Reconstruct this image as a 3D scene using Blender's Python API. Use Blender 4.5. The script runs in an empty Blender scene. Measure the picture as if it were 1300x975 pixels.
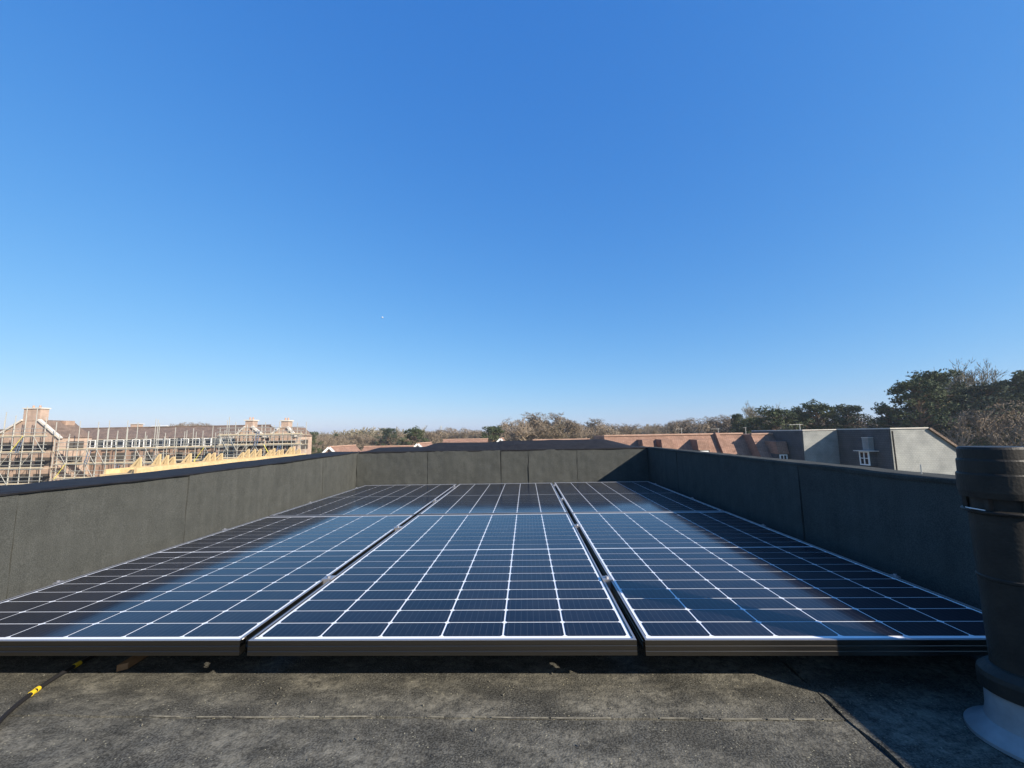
import bpy, math, random
import numpy as np
from mathutils import Vector, Matrix, noise

# ------------------------------------------------------------------ camera, sky, sun, exposure
S = bpy.context.scene
C = S.collection
R = math.radians
EYE = Vector((1.8198, -1.1614, 0.6905))
CAM_ROT = ((0.999296, 0.02093, 0.031139), (0.033443, -0.120623, -0.992135), (-0.017009, 0.992478, -0.121238))
cam = bpy.data.cameras.new('camera'); cam_o = bpy.data.objects.new('camera', cam); C.objects.link(cam_o)
cam.sensor_width = 36; cam.lens = 14.5; cam.clip_start = 0.02; cam.clip_end = 20000
cam_o.matrix_world = Matrix.Translation(EYE) @ Matrix(CAM_ROT).to_4x4()
S.camera = cam_o

SUN_TRAVEL = Vector((-1.56, 1.10, -1.0)).normalized()
to_sun = -SUN_TRAVEL
elev = math.asin(to_sun.z); azim = math.atan2(to_sun.x, to_sun.y)
W = bpy.data.worlds.new('World'); S.world = W; W.use_nodes = True
wn = W.node_tree.nodes; wl = W.node_tree.links
sky = wn.new('ShaderNodeTexSky'); sky.sky_type = 'NISHITA'; sky.sun_disc = False
sky.sun_elevation = elev; sky.sun_rotation = azim
sky.altitude = 0; sky.air_density = 1.0; sky.dust_density = 0.35; sky.ozone_density = 3.0
wn['Background'].inputs['Strength'].default_value = 0.1
EXPOSURE = 0.8
# the whole sky graded per channel, as the phone's tone curve does (deeper, more saturated blue)
sep = wn.new('ShaderNodeSeparateColor'); com = wn.new('ShaderNodeCombineColor'); wl.new(sky.outputs[0], sep.inputs[0])
for i, (gam, amp) in enumerate(((1.10, 1.00), (0.68, 0.955), (0.35, 1.11))):
    a_ = wn.new('ShaderNodeMath'); a_.operation = 'MULTIPLY'; a_.inputs[1].default_value = 0.1; wl.new(sep.outputs[i], a_.inputs[0])
    p_ = wn.new('ShaderNodeMath'); p_.operation = 'POWER'; p_.inputs[1].default_value = gam; wl.new(a_.outputs[0], p_.inputs[0])
    m_ = wn.new('ShaderNodeMath'); m_.operation = 'MULTIPLY'; m_.inputs[1].default_value = amp * 10 / 2 ** EXPOSURE; wl.new(p_.outputs[0], m_.inputs[0])
    wl.new(m_.outputs[0], com.inputs[i])
wl.new(com.outputs[0], wn['Background'].inputs['Color'])
sun = bpy.data.lights.new('sun', 'SUN'); sun.energy = 5.0; sun.angle = R(0.53); sun.color = (1, 0.90, 0.76)
sun_o = bpy.data.objects.new('sun', sun); C.objects.link(sun_o)
sun_o.rotation_euler = SUN_TRAVEL.to_track_quat('-Z', 'Y').to_euler()
sun_o.location = (30, -20, 25)
S.view_settings.view_transform = 'Standard'; S.view_settings.look = 'None'
S.view_settings.exposure = EXPOSURE; S.view_settings.gamma = 1; S.view_settings.use_curve_mapping = False

GROUND = -11.5
XL, XR, YB = -0.374, 3.356, 4.18          # inner faces of the three parapets
PZ = 0.15                                  # glass height of the solar panels above the deck

# ------------------------------------------------------------------ materials
def mat(name, col, rough=0.8, spec=0.3, metal=0.0, var=None, scale=5.0, detail=4, bump=0.0, bscale=None, coat=0.0, extra=None):
    m = bpy.data.materials.new(name); m.use_nodes = True
    n, l = m.node_tree.nodes, m.node_tree.links
    b = n['Principled BSDF']
    b.inputs['Base Color'].default_value = (*col, 1); b.inputs['Roughness'].default_value = rough
    b.inputs['Specular IOR Level'].default_value = spec; b.inputs['Metallic'].default_value = metal
    if coat:
        b.inputs['Coat Weight'].default_value = coat
    tc = n.new('ShaderNodeTexCoord')
    if var:
        nz = n.new('ShaderNodeTexNoise'); nz.inputs['Scale'].default_value = scale; nz.inputs['Detail'].default_value = detail
        l.new(tc.outputs['Object'], nz.inputs['Vector'])
        rp = n.new('ShaderNodeValToRGB'); rp.color_ramp.elements[0].position = 0.3; rp.color_ramp.elements[1].position = 0.7
        rp.color_ramp.elements[0].color = (*col, 1); rp.color_ramp.elements[1].color = (*var, 1)
        l.new(nz.outputs['Fac'], rp.inputs['Fac']); l.new(rp.outputs['Color'], b.inputs['Base Color'])
    if bump:
        bz = n.new('ShaderNodeTexNoise'); bz.inputs['Scale'].default_value = bscale or scale; bz.inputs['Detail'].default_value = 3
        l.new(tc.outputs['Object'], bz.inputs['Vector'])
        bp = n.new('ShaderNodeBump'); bp.inputs['Strength'].default_value = bump; bp.inputs['Distance'].default_value = 0.01
        l.new(bz.outputs['Fac'], bp.inputs['Height']); l.new(bp.outputs['Normal'], b.inputs['Normal'])
    return m

def felt(name, lo, hi, stain, stain_amt, speck, drip=0.0, coarse=1.0):
    """mineral roofing felt: grains, soft mottling, pale dusty stains"""
    m = bpy.data.materials.new(name); m.use_nodes = True
    n, l = m.node_tree.nodes, m.node_tree.links
    b = n['Principled BSDF']; b.inputs['Roughness'].default_value = 1.0; b.inputs['Specular IOR Level'].default_value = 0.06
    tc = n.new('ShaderNodeTexCoord')
    def nz(scale, detail, rough=0.5, vec=None):
        k = n.new('ShaderNodeTexNoise'); k.inputs['Scale'].default_value = scale; k.inputs['Detail'].default_value = detail
        k.inputs['Roughness'].default_value = rough
        l.new(vec or tc.outputs['Object'], k.inputs['Vector']); return k.outputs['Fac']
    def ramp(f, a, z, ca=(0, 0, 0), cz=(1, 1, 1)):
        k = n.new('ShaderNodeValToRGB'); k.color_ramp.elements[0].position = a; k.color_ramp.elements[1].position = z
        k.color_ramp.elements[0].color = (*ca, 1); k.color_ramp.elements[1].color = (*cz, 1); l.new(f, k.inputs['Fac']); return k.outputs['Color']
    def mix(f, a, c, mode='MIX'):
        k = n.new('ShaderNodeMix'); k.data_type = 'RGBA'; k.blend_type = mode
        if isinstance(f, float): k.inputs['Factor'].default_value = f
        else: l.new(f, k.inputs['Factor'])
        l.new(a, k.inputs['A'])
        if isinstance(c, tuple): k.inputs['B'].default_value = (*c, 1)
        else: l.new(c, k.inputs['B'])
        return k.outputs['Result']
    base = ramp(nz(9, 6, 0.65), 0.32, 0.7, lo, hi)
    grain = ramp(nz(260, 2), 0.42, 0.62, (1 - 0.45 * coarse,) * 3, (1 + 0.35 * coarse,) * 3)
    c = mix(1.0, base, grain, 'MULTIPLY')
    mp = n.new('ShaderNodeMapping'); mp.inputs['Scale'].default_value = (1.0, 2.2, 1.0); mp.inputs['Rotation'].default_value = (0, 0, 0.4)
    l.new(tc.outputs['Object'], mp.inputs['Vector'])
    st = mix(1.0, ramp(nz(4.5, 8, 0.72, mp.outputs['Vector']), 0.44, 0.72), ramp(nz(70, 3), 0.3, 0.6), 'MULTIPLY')
    sf = n.new('ShaderNodeMath'); sf.operation = 'MULTIPLY'; sf.inputs[1].default_value = stain_amt; l.new(st, sf.inputs[0])
    c = mix(sf.outputs[0], c, stain)
    if drip:
        dm = n.new('ShaderNodeMapping'); dm.inputs['Scale'].default_value = (16, 16, 0.9); l.new(tc.outputs['Object'], dm.inputs['Vector'])
        k_ = ramp(nz(1.0, 5, 0.6, dm.outputs['Vector']), 0.38, 0.66, (1 - drip,) * 3, (1 + drip,) * 3); c = mix(1.0, c, k_, 'MULTIPLY')
    # single pale mineral chips
    vo = n.new('ShaderNodeTexVoronoi'); vo.inputs['Scale'].default_value = 95; l.new(tc.outputs['Object'], vo.inputs['Vector'])
    ch = n.new('ShaderNodeMath'); ch.operation = 'LESS_THAN'; ch.inputs[1].default_value = speck; l.new(vo.outputs['Distance'], ch.inputs[0])
    pick = ramp(nz(23, 0), 0.56, 0.6)
    chs = n.new('ShaderNodeMath'); chs.operation = 'MULTIPLY'; l.new(ch.outputs[0], chs.inputs[0]); l.new(pick, chs.inputs[1])
    c = mix(chs.outputs[0], c, (0.30, 0.28, 0.2))
    l.new(c, b.inputs['Base Color'])
    bp = n.new('ShaderNodeBump'); bp.inputs['Strength'].default_value = 0.5 * coarse; bp.inputs['Distance'].default_value = 0.004
    l.new(nz(190, 3), bp.inputs['Height'])
    bp2 = n.new('ShaderNodeBump'); bp2.inputs['Strength'].default_value = 0.35 * coarse; bp2.inputs['Distance'].default_value = 0.02
    l.new(nz(12, 4), bp2.inputs['Height']); l.new(bp.outputs['Normal'], bp2.inputs['Normal']); l.new(bp2.outputs['Normal'], b.inputs['Normal'])
    return m

def coursed(name, a, b_, mortar, bw, bh, rough=0.85, msize=0.012, axis='XZ', bump=0.4):
    """brick, tile or slate courses too far off to pick apart"""
    m = bpy.data.materials.new(name); m.use_nodes = True
    n, l = m.node_tree.nodes, m.node_tree.links
    p = n['Principled BSDF']; p.inputs['Roughness'].default_value = rough; p.inputs['Specular IOR Level'].default_value = 0.25
    tc = n.new('ShaderNodeTexCoord'); sp = n.new('ShaderNodeSeparateXYZ'); l.new(tc.outputs['Object'], sp.inputs[0])
    cb = n.new('ShaderNodeCombineXYZ')
    ad = n.new('ShaderNodeMath'); ad.operation = 'ADD'; l.new(sp.outputs['X'], ad.inputs[0]); l.new(sp.outputs['Y'], ad.inputs[1])
    l.new(ad.outputs[0], cb.inputs['X']); l.new(sp.outputs['Z'], cb.inputs['Y'])
    br = n.new('ShaderNodeTexBrick'); l.new(cb.outputs[0], br.inputs['Vector'])
    br.inputs['Color1'].default_value = (*a, 1); br.inputs['Color2'].default_value = (*b_, 1); br.inputs['Mortar'].default_value = (*mortar, 1)
    br.inputs['Scale'].default_value = 1; br.inputs['Brick Width'].default_value = bw; br.inputs['Row Height'].default_value = bh
    br.inputs['Mortar Size'].default_value = msize
    nz = n.new('ShaderNodeTexNoise'); nz.inputs['Scale'].default_value = 1.3; nz.inputs['Detail'].default_value = 6; l.new(tc.outputs['Object'], nz.inputs['Vector'])
    rp = n.new('ShaderNodeValToRGB'); rp.color_ramp.elements[0].position = 0.3; rp.color_ramp.elements[1].position = 0.75
    rp.color_ramp.elements[0].color = (0.75, 0.75, 0.75, 1); rp.color_ramp.elements[1].color = (1.2, 1.18, 1.15, 1); l.new(nz.outputs['Fac'], rp.inputs['Fac'])
    mx = n.new('ShaderNodeMix'); mx.data_type = 'RGBA'; mx.blend_type = 'MULTIPLY'; mx.inputs['Factor'].default_value = 1
    l.new(br.outputs['Color'], mx.inputs['A']); l.new(rp.outputs['Color'], mx.inputs['B']); l.new(mx.outputs['Result'], p.inputs['Base Color'])
    bp = n.new('ShaderNodeBump'); bp.inputs['Strength'].default_value = bump; bp.inputs['Distance'].default_value = 0.02; bp.invert = True
    l.new(br.outputs['Fac'], bp.inputs['Height']); l.new(bp.outputs['Normal'], p.inputs['Normal'])
    return m

M = {}
M['felt_wall'] = felt('felt_wall', (0.059, 0.062, 0.058), (0.075, 0.078, 0.073), (0.11, 0.112, 0.10), 0.2, 0.0, 0.07, 0.5)
M['felt_deck'] = felt('felt_deck', (0.054, 0.053, 0.046), (0.110, 0.106, 0.090), (0.29, 0.27, 0.215), 0.78, 0.15)
M['cap'] = mat('cap_membrane', (0.013, 0.013, 0.015), 0.75, 0.15, var=(0.022, 0.022, 0.024), scale=14, detail=6, bump=0.3, bscale=60)
M['core'] = mat('wall_core', (0.05, 0.05, 0.05), 0.9)
M['dust'] = mat('dust_line', (0.20, 0.188, 0.15), 0.95, 0.1, var=(0.085, 0.08, 0.07), scale=55, detail=4)
M['frame'] = mat('black_anodised', (0.15, 0.135, 0.112), 0.34, 0.5, metal=1.0)
M['frame_top'] = mat('bright_edge_metal', (0.34, 0.34, 0.36), 0.35, 0.5, metal=0.6)  # frame's top-edge glint put into a brighter metal; clamps share it
M['alu'] = mat('mill_aluminium', (0.62, 0.63, 0.65), 0.32, 0.5, metal=1.0)
M['cable'] = mat('cable_black', (0.018, 0.018, 0.02), 0.5, 0.4)
M['tape'] = mat('tape_yellow', (0.72, 0.50, 0.03), 0.45, 0.4)
M['timber_dark'] = mat('weathered_timber', (0.34, 0.20, 0.10), 0.8, var=(0.24, 0.13, 0.06), scale=30)
M['pvc'] = mat('black_plastic', (0.019, 0.018, 0.016), 0.5, 0.2, var=(0.033, 0.030, 0.025), scale=25, detail=5, bump=0.12, bscale=140)
M['lead'] = mat('grey_flashing', (0.34, 0.34, 0.34), 0.5, 0.4, var=(0.22, 0.22, 0.215), scale=18, detail=5, bump=0.2, bscale=40)
M['mud'] = mat('dried_mortar', (0.10, 0.075, 0.045), 0.9)

def panel_mat(name, kind):
    m = bpy.data.materials.new(name); m.use_nodes = True
    n, l = m.node_tree.nodes, m.node_tree.links
    b = n['Principled BSDF']
    b.inputs['Roughness'].default_value = 0.5; b.inputs['Specular IOR Level'].default_value = 0.1
    b.inputs['Coat Weight'].default_value = 1.0; b.inputs['Coat IOR'].default_value = 1.21; b.inputs['Coat Roughness'].default_value = 0.075
    tc = n.new('ShaderNodeTexCoord')
    if kind == 'cell':
        sp = n.new('ShaderNodeSeparateXYZ'); l.new(tc.outputs['Generated'], sp.inputs[0])
        mu = n.new('ShaderNodeMath'); mu.operation = 'MULTIPLY'; mu.inputs[1].default_value = 9.0; l.new(sp.outputs['X'], mu.inputs[0])
        fr = n.new('ShaderNodeMath'); fr.operation = 'FRACT'; l.new(mu.outputs[0], fr.inputs[0])
        pp = n.new('ShaderNodeMath'); pp.operation = 'COMPARE'; pp.inputs[1].default_value = 0.5; pp.inputs[2].default_value = 0.04; l.new(fr.outputs[0], pp.inputs[0])
        oi = n.new('ShaderNodeObjectInfo')
        rp = n.new('ShaderNodeValToRGB'); rp.color_ramp.elements[0].color = (0.0042, 0.0048, 0.011, 1); rp.color_ramp.elements[1].color = (0.0064, 0.0070, 0.015, 1)
        l.new(oi.outputs['Random'], rp.inputs['Fac'])
        mx = n.new('ShaderNodeMix'); mx.data_type = 'RGBA'; l.new(pp.outputs[0], mx.inputs['Factor']); l.new(rp.outputs['Color'], mx.inputs['A'])
        mx.inputs['B'].default_value = (0.035, 0.037, 0.047, 1)
        gd = n.new('ShaderNodeNewGeometry'); dz = n.new('ShaderNodeTexNoise'); dz.inputs['Scale'].default_value = 3.5; dz.inputs['Detail'].default_value = 9; dz.inputs['Roughness'].default_value = 0.7; l.new(gd.outputs['Position'], dz.inputs['Vector'])
        dr = n.new('ShaderNodeMapRange'); dr.inputs['From Min'].default_value = 0.42; dr.inputs['From Max'].default_value = 0.8; dr.inputs['To Max'].default_value = 0.05; l.new(dz.outputs['Fac'], dr.inputs['Value'])
        dx = n.new('ShaderNodeMix'); dx.data_type = 'RGBA'; l.new(dr.outputs['Result'], dx.inputs['Factor']); l.new(mx.outputs['Result'], dx.inputs['A']); dx.inputs['B'].default_value = (0.32, 0.29, 0.24, 1)
        l.new(dx.outputs['Result'], b.inputs['Base Color'])
    else:
        b.inputs['Base Color'].default_value = (0.80, 0.81, 0.82, 1)
    # dust film and rolled-glass ripple
    nz = n.new('ShaderNodeTexNoise'); nz.inputs['Scale'].default_value = 7; nz.inputs['Detail'].default_value = 5
    gm = n.new('ShaderNodeNewGeometry'); l.new(gm.outputs['Position'], nz.inputs['Vector'])
    mr = n.new('ShaderNodeMapRange'); mr.inputs['To Min'].default_value = 0.05; mr.inputs['To Max'].default_value = 0.11; l.new(nz.outputs['Fac'], mr.inputs['Value'])
    l.new(mr.outputs['Result'], b.inputs['Coat Roughness'])
    return m
M['cell'] = panel_mat('mono_cell', 'cell')
M['backsheet'] = panel_mat('white_backsheet', 'sheet')

M['brick'] = coursed('red_brick', (0.30, 0.18, 0.125), (0.37, 0.23, 0.165), (0.36, 0.31, 0.26), 0.225, 0.075)
M['brick_pale'] = coursed('pale_brick', (0.39, 0.26, 0.19), (0.46, 0.315, 0.235), (0.45, 0.39, 0.33), 0.225, 0.075)
M['tile'] = coursed('red_tile', (0.255, 0.15, 0.108), (0.325, 0.20, 0.148), (0.17, 0.10, 0.075), 0.165, 0.10, msize=0.010)
M['tile_brown'] = coursed('brown_tile', (0.17, 0.125, 0.098), (0.22, 0.16, 0.125), (0.09, 0.065, 0.05), 0.28, 0.22)
M['slate'] = coursed('grey_slate', (0.27, 0.28, 0.265), (0.295, 0.305, 0.29), (0.235, 0.24, 0.235), 0.16, 0.11, msize=0.010, rough=0.7)
M['slate_dark'] = coursed('dark_slate', (0.070, 0.077, 0.083), (0.082, 0.089, 0.095), (0.05, 0.055, 0.06), 0.2, 0.14)
M['ridge'] = mat('clay_ridge', (0.36, 0.225, 0.165), 0.8, var=(0.45, 0.30, 0.225), scale=3)
M['stone'] = mat('pale_stone', (0.50, 0.46, 0.40), 0.85, var=(0.60, 0.56, 0.50), scale=2)
M['white'] = mat('white_paint', (0.78, 0.78, 0.76), 0.55, 0.4)
M['glass'] = mat('dark_glass', (0.02, 0.024, 0.03), 0.08, 0.6)
M['timber'] = mat('new_timber', (0.50, 0.36, 0.18), 0.8, var=(0.60, 0.46, 0.26), scale=4)
M['board'] = mat('scaffold_board', (0.46, 0.38, 0.26), 0.85, var=(0.56, 0.47, 0.33), scale=3)
M['steel'] = mat('galvanised_tube', (0.44, 0.43, 0.38), 0.45, 0.5, metal=0.35)
M['yellow'] = mat('yellow_brace', (0.70, 0.62, 0.10), 0.5, 0.4)
M['bark'] = mat('bark', (0.17, 0.13, 0.095), 0.9, var=(0.25, 0.20, 0.15), scale=6)
M['bark_pine'] = mat('pine_bark', (0.14, 0.10, 0.07), 0.9, var=(0.22, 0.15, 0.10), scale=5)
M['twig'] = mat('twigs', (0.19, 0.15, 0.11), 0.9, 0.1, var=(0.28, 0.225, 0.16), scale=0.7)
M['twig_olive'] = mat('twigs_olive', (0.175, 0.15, 0.10), 0.9, 0.1, var=(0.255, 0.22, 0.145), scale=0.7)
M['needle'] = mat('pine_needles', (0.058, 0.078, 0.036), 0.75, 0.2, var=(0.115, 0.13, 0.062), scale=1.4)
M['needle_blue'] = mat('dark_needles', (0.05, 0.068, 0.042), 0.75, 0.2, var=(0.095, 0.112, 0.064), scale=1.4)
M['ground'] = mat('grass_and_soil', (0.06, 0.075, 0.03), 0.95, 0.1, var=(0.13, 0.12, 0.07), scale=0.06, detail=8)
M['far_wood'] = mat('far_woodland', (0.075, 0.07, 0.05), 0.95, 0.1, var=(0.12, 0.11, 0.075), scale=0.08, detail=8)
M['render'] = mat('cream_render', (0.66, 0.62, 0.54), 0.85, var=(0.72, 0.69, 0.62), scale=1)
M['void'] = mat('dark_interior', (0.075, 0.065, 0.055), 0.9)
M['moon'] = mat('moon_dust', (0.5, 0.52, 0.55), 0.95, 0.0)

# ------------------------------------------------------------------ building helpers
class MB:
    """collects shapes, build() links them as ONE mesh object"""
    def __init__(s): s.v = []; s.f = []
    def add(s, vs, fs):
        o = len(s.v); s.v += [tuple(v) for v in vs]; s.f += [tuple(i + o for i in f) for f in fs]; return s
    def box(s, x0, y0, z0, x1, y1, z1):
        return s.add([(x0,y0,z0),(x1,y0,z0),(x1,y1,z0),(x0,y1,z0),(x0,y0,z1),(x1,y0,z1),(x1,y1,z1),(x0,y1,z1)],
                     [(0,3,2,1),(4,5,6,7),(0,1,5,4),(1,2,6,5),(2,3,7,6),(3,0,4,7)])
    def prism(s, poly, d):
        """poly: list of 3d points (planar, counter-clockwise seen against d), pushed along d"""
        n = len(poly); d = Vector(d); p = [Vector(q) for q in poly]
        return s.add(p + [q + d for q in p], [tuple(reversed(range(n))), tuple(range(n, 2*n))] +
                     [(i, (i+1) % n, n + (i+1) % n, n + i) for i in range(n)])
    def bar(s, a, b, w, h=None, up=(0, 0, 1)):
        a, b = Vector(a), Vector(b); d = (b - a); h = h or w
        x = d.cross(Vector(up))
        if x.length < 1e-6: x = Vector((1, 0, 0))
        x.normalize(); y = x.cross(d).normalized()
        x *= w / 2; y *= h / 2
        v = [a - x - y, a + x - y, a + x + y, a - x + y, b - x - y, b + x - y, b + x + y, b - x + y]
        return s.add(v, [(0,1,2,3),(7,6,5,4),(0,4,5,1),(1,5,6,2),(2,6,7,3),(3,7,4,0)])
    def tube(s, pts, rs, n=6, cap=True):
        pts = [Vector(p) for p in pts]
        if not hasattr(rs, '__len__'): rs = [rs] * len(pts)
        o = len(s.v); k = len(pts)
        for i, p in enumerate(pts):
            d = (pts[min(i+1, k-1)] - pts[max(i-1, 0)]).normalized()
            a = d.cross(Vector((0.31, 0.17, 0.93)) if abs(d.z) < 0.9 else Vector((1, 0.1, 0))).normalized(); b = d.cross(a)
            for j in range(n):
                t = 2 * math.pi * j / n; s.v.append(tuple(p + (a * math.cos(t) + b * math.sin(t)) * rs[i]))
        for i in range(k - 1):
            for j in range(n):
                s.f.append((o+i*n+j, o+i*n+(j+1) % n, o+(i+1)*n+(j+1) % n, o+(i+1)*n+j))
        if cap: s.f += [tuple(o + j for j in reversed(range(n))), tuple(o + (k-1)*n + j for j in range(n))]
        return s
    def lathe(s, prof, c=(0, 0), n=48, wob=None):
        o = len(s.v); k = len(prof)
        for r, z in prof:
            for j in range(n):
                t = 2 * math.pi * j / n; q = r * (1 + (wob(t, z) if wob else 0)); s.v.append((c[0] + q * math.cos(t), c[1] + q * math.sin(t), z))
        for i in range(k - 1):
            for j in range(n):
                s.f.append((o+i*n+j, o+i*n+(j+1) % n, o+(i+1)*n+(j+1) % n, o+(i+1)*n+j))
        return s
    def build(s, name, m, parent=None, smooth=False, loc=None):
        me = bpy.data.meshes.new(name); me.from_pydata(s.v, [], s.f); me.update()
        if smooth: me.shade_smooth(); me.set_sharp_from_angle(angle=R(28))
        me.materials.append(M[m] if isinstance(m, str) else m)
        return link(name, me, parent, loc)
def link(name, me, parent=None, loc=None):
    o = bpy.data.objects.new(name, me); C.objects.link(o)
    if parent is not None: o.parent = parent
    if loc: o.location = loc
    return o
def tag(o, label, cat, group=None):
    o['label'] = label; o['category'] = cat
    if group: o['group'] = group
    return o
def thing(name, label, cat, group=None, loc=(0, 0, 0), rz=0.0):
    o = bpy.data.objects.new(name, None); C.objects.link(o); o.location = loc; o.rotation_euler = (0, 0, rz)
    return tag(o, label, cat, group)
def kind(o, k): o['kind'] = k; return o
def bevel(o, w, seg=2):
    md = o.modifiers.new('bevel', 'BEVEL'); md.width = w; md.segments = seg; md.limit_method = 'ANGLE'; return o
UNIT = MB().tube([(0, 0, 0), (0, 0, 1)], 1.0, 6)
UNIT_ME = {}
def pole(name, a, b, r, m, parent):
    """a straight round tube sharing one mesh"""
    if m not in UNIT_ME:
        me = bpy.data.meshes.new(name); me.from_pydata(UNIT.v, [], UNIT.f); me.materials.append(M[m]); UNIT_ME[m] = me
    a, b = Vector(a), Vector(b); d = b - a
    o = link(name, UNIT_ME[m], parent)
    o.matrix_local = Matrix.Translation(a) @ d.to_track_quat('Z', 'Y').to_matrix().to_4x4() @ Matrix.Diagonal((r, r, d.length, 1))
    return o

# ------------------------------------------------------------------ ground and far hills
g = MB(); g.add([(-4200, -400, GROUND), (4800, -400, GROUND), (4800, 2500, GROUND), (-4200, 2500, GROUND)], [(0, 1, 2, 3)])
kind(g.build('ground', 'ground'), 'structure')
def hill(name, y0, depth, hgt, seed, x0, x1, nx=260):
    b = MB(); ny = 7
    for j in range(ny):
        t = j / (ny - 1)
        for i in range(nx + 1):
            x = x0 + (x1 - x0) * i / nx
            top = hgt * (0.8 + 0.35 * noise.noise(Vector((x * 0.0022, seed, 0)))) + 2.2 * noise.noise(Vector((x * 0.06, seed, t * 3))) + 1.5 * noise.noise(Vector((x * 0.2, seed + 9, t * 5)))
            b.v.append((x, y0 + depth * t + 60 * noise.noise(Vector((x * 0.003, 7, seed))), GROUND - 1 + (top + 1) * math.sin(min(1, t * 1.25) * math.pi / 2)))
    for j in range(ny - 1):
        for i in range(nx):
            q = j * (nx + 1) + i; b.f.append((q, q + 1, q + nx + 2, q + nx + 1))
    return kind(b.build(name, 'far_wood', smooth=True), 'structure')
hill('hill', 850, 260, 22, 3.1, -2400, 2700)
hill('hill', 1700, 500, 26, 8.4, -4000, 4600, 420)

# ------------------------------------------------------------------ our roof: deck, felt sheets
rng = random.Random(4)
def lap(x, a): return a * (noise.noise(Vector((x * 2.3, 4, 1))) + 0.5 * noise.noise(Vector((x * 9, 2, 7))))
def sheet(name, o, U, V, N, lu, lv, m, parent, nu, nv, amp=0.002, thick=0.006, seed=0.0, edge=None, fq=3.0, top=None, wavy=None):
    """one felt sheet: a slightly buckled grid with real edges that turn back to the wall"""
    o, U, V, N = map(Vector, (o, U, V, N)); b = MB()
    for j in range(nv + 1):
        for i in range(nu + 1):
            s, t = i / nu, j / nv
            p = o + U * (lu * s); p = p + V * ((top(p.y) if top else lv) * t)
            w = noise.noise(p * fq + Vector((seed, seed, 0))) * amp + noise.noise(p * fq * 4 + Vector((0, seed, 5))) * amp * 0.45
            q = p + N * (thick + w)
            if edge and i in (0, nu): q += U * (edge * noise.noise(p * 9 + Vector((seed + i, 1, 2))))
            if wavy and j in (0, nv): q += V * lap(p.x, wavy)
            b.v.append(tuple(q))
    w1 = nu + 1
    for j in range(nv):
        for i in range(nu): q = j * w1 + i; b.f.append((q, q + 1, q + w1 + 1, q + w1))
    ring = [i for i in range(nu + 1)] + [j * w1 + nu for j in range(1, nv + 1)] + [nv * w1 + i for i in range(nu - 1, -1, -1)] + [j * w1 for j in range(nv - 1, 0, -1)]
    k = len(b.v)
    for q in ring:
        p = Vector(b.v[q]); b.v.append(tuple(p - N * ((p - o).dot(N) - 0.0005)))
    for a in range(len(ring)):
        c = (a + 1) % len(ring); b.f.append((ring[a], k + a, k + c, ring[c]))
    return b.build(name, m, parent, smooth=False)

YN = -3.6                                   # roof runs on behind the photographer
deck = MB().box(-0.9, YN, -0.35, 3.53, 4.65, 0.0).build('roof_deck', 'core'); kind(deck, 'structure')
body = MB().box(-0.85, YN + 0.05, GROUND, 3.48, 4.6, -0.352).build('building_wall', 'brick', deck)
SEAM_Y, SEAM_X = -0.073, 2.562
sheet('felt_sheet', (XL, YN, 0), (1, 0, 0), (0, 1, 0), (0, 0, 1), SEAM_X - XL, -0.95 - YN, 'felt_deck', deck, 40, 30, 0.003, 0.005, 2.0)
sheet('felt_sheet', (XL, -0.947, 0), (1, 0, 0), (0, 1, 0), (0, 0, 1), SEAM_X - XL, SEAM_Y + 0.947, 'felt_deck', deck, 150, 46, 0.003, 0.005, 4.0, 0.012, wavy=0.006)
sheet('felt_sheet', (XL, SEAM_Y + 0.003, 0), (1, 0, 0), (0, 1, 0), (0, 0, 1), SEAM_X - XL, 0.93, 'felt_deck', deck, 150, 46, 0.0025, 0.008, 6.0, 0.012, wavy=0.006)
sheet('felt_sheet', (XL, SEAM_Y + 0.936, 0), (1, 0, 0), (0, 1, 0), (0, 0, 1), SEAM_X - XL, YB - SEAM_Y - 0.936, 'felt_deck', deck, 40, 30, 0.002, 0.006, 7.0)
sheet('felt_sheet', (SEAM_X + 0.006, YN, 0), (1, 0, 0), (0, 1, 0), (0, 0, 1), XR - SEAM_X - 0.006, YB - YN, 'felt_deck', deck, 40, 260, 0.003, 0.009, 9.0, 0.014)
# dusty residue left along the lap of two sheets: a thin broken bead
b = MB(); n = 260
for i in range(n):
    xa, xb = 0.75 + 1.78 * i / n, 0.75 + 1.78 * (i + 1) / n
    def half(x): return max(0.0, 0.0012 * (0.05 + 1.5 * noise.noise(Vector((x * 7, 3, 0))) + 0.7 * noise.noise(Vector((x * 31, 5, 0)))))
    wa, wb = half(xa), half(xb)
    if wa <= 0 and wb <= 0: continue
    la, lb = SEAM_Y + lap(xa, 0.006), SEAM_Y + lap(xb, 0.006)
    b.add([(xa, la - wa, 0.0088), (xb, lb - wb, 0.0088), (xb, lb + 0.001, 0.0112), (xa, la + 0.001, 0.0112)], [(0, 1, 2, 3)])
kind(b.build('seam_dust', 'dust', deck), 'stuff')

gb = MB(); rg_ = random.Random(21)
for k in range(420):
    x, y, q = rg_.uniform(XL + 0.1, 3.1), rg_.uniform(-0.75, 0.35), 0.0008 + 0.0024 * rg_.random() ** 3
    c0 = Vector((x, y, 0.0115)); gb.add([c0 + Vector((q * dx * rg_.uniform(.6, 1.3), q * dy * rg_.uniform(.6, 1.3), q * dz)) for dx, dy, dz in ((1, 0, 0), (-1, 0.3, 0), (0, 1, 0.2), (0, -1, 0), (0.1, 0.2, 0.9), (0, 0, -1.5))], [(0, 2, 4), (2, 1, 4), (1, 3, 4), (3, 0, 4), (2, 0, 5), (1, 2, 5), (3, 1, 5), (0, 3, 5)])
kind(gb.build('grit', 'dust', deck), 'stuff')
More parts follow.
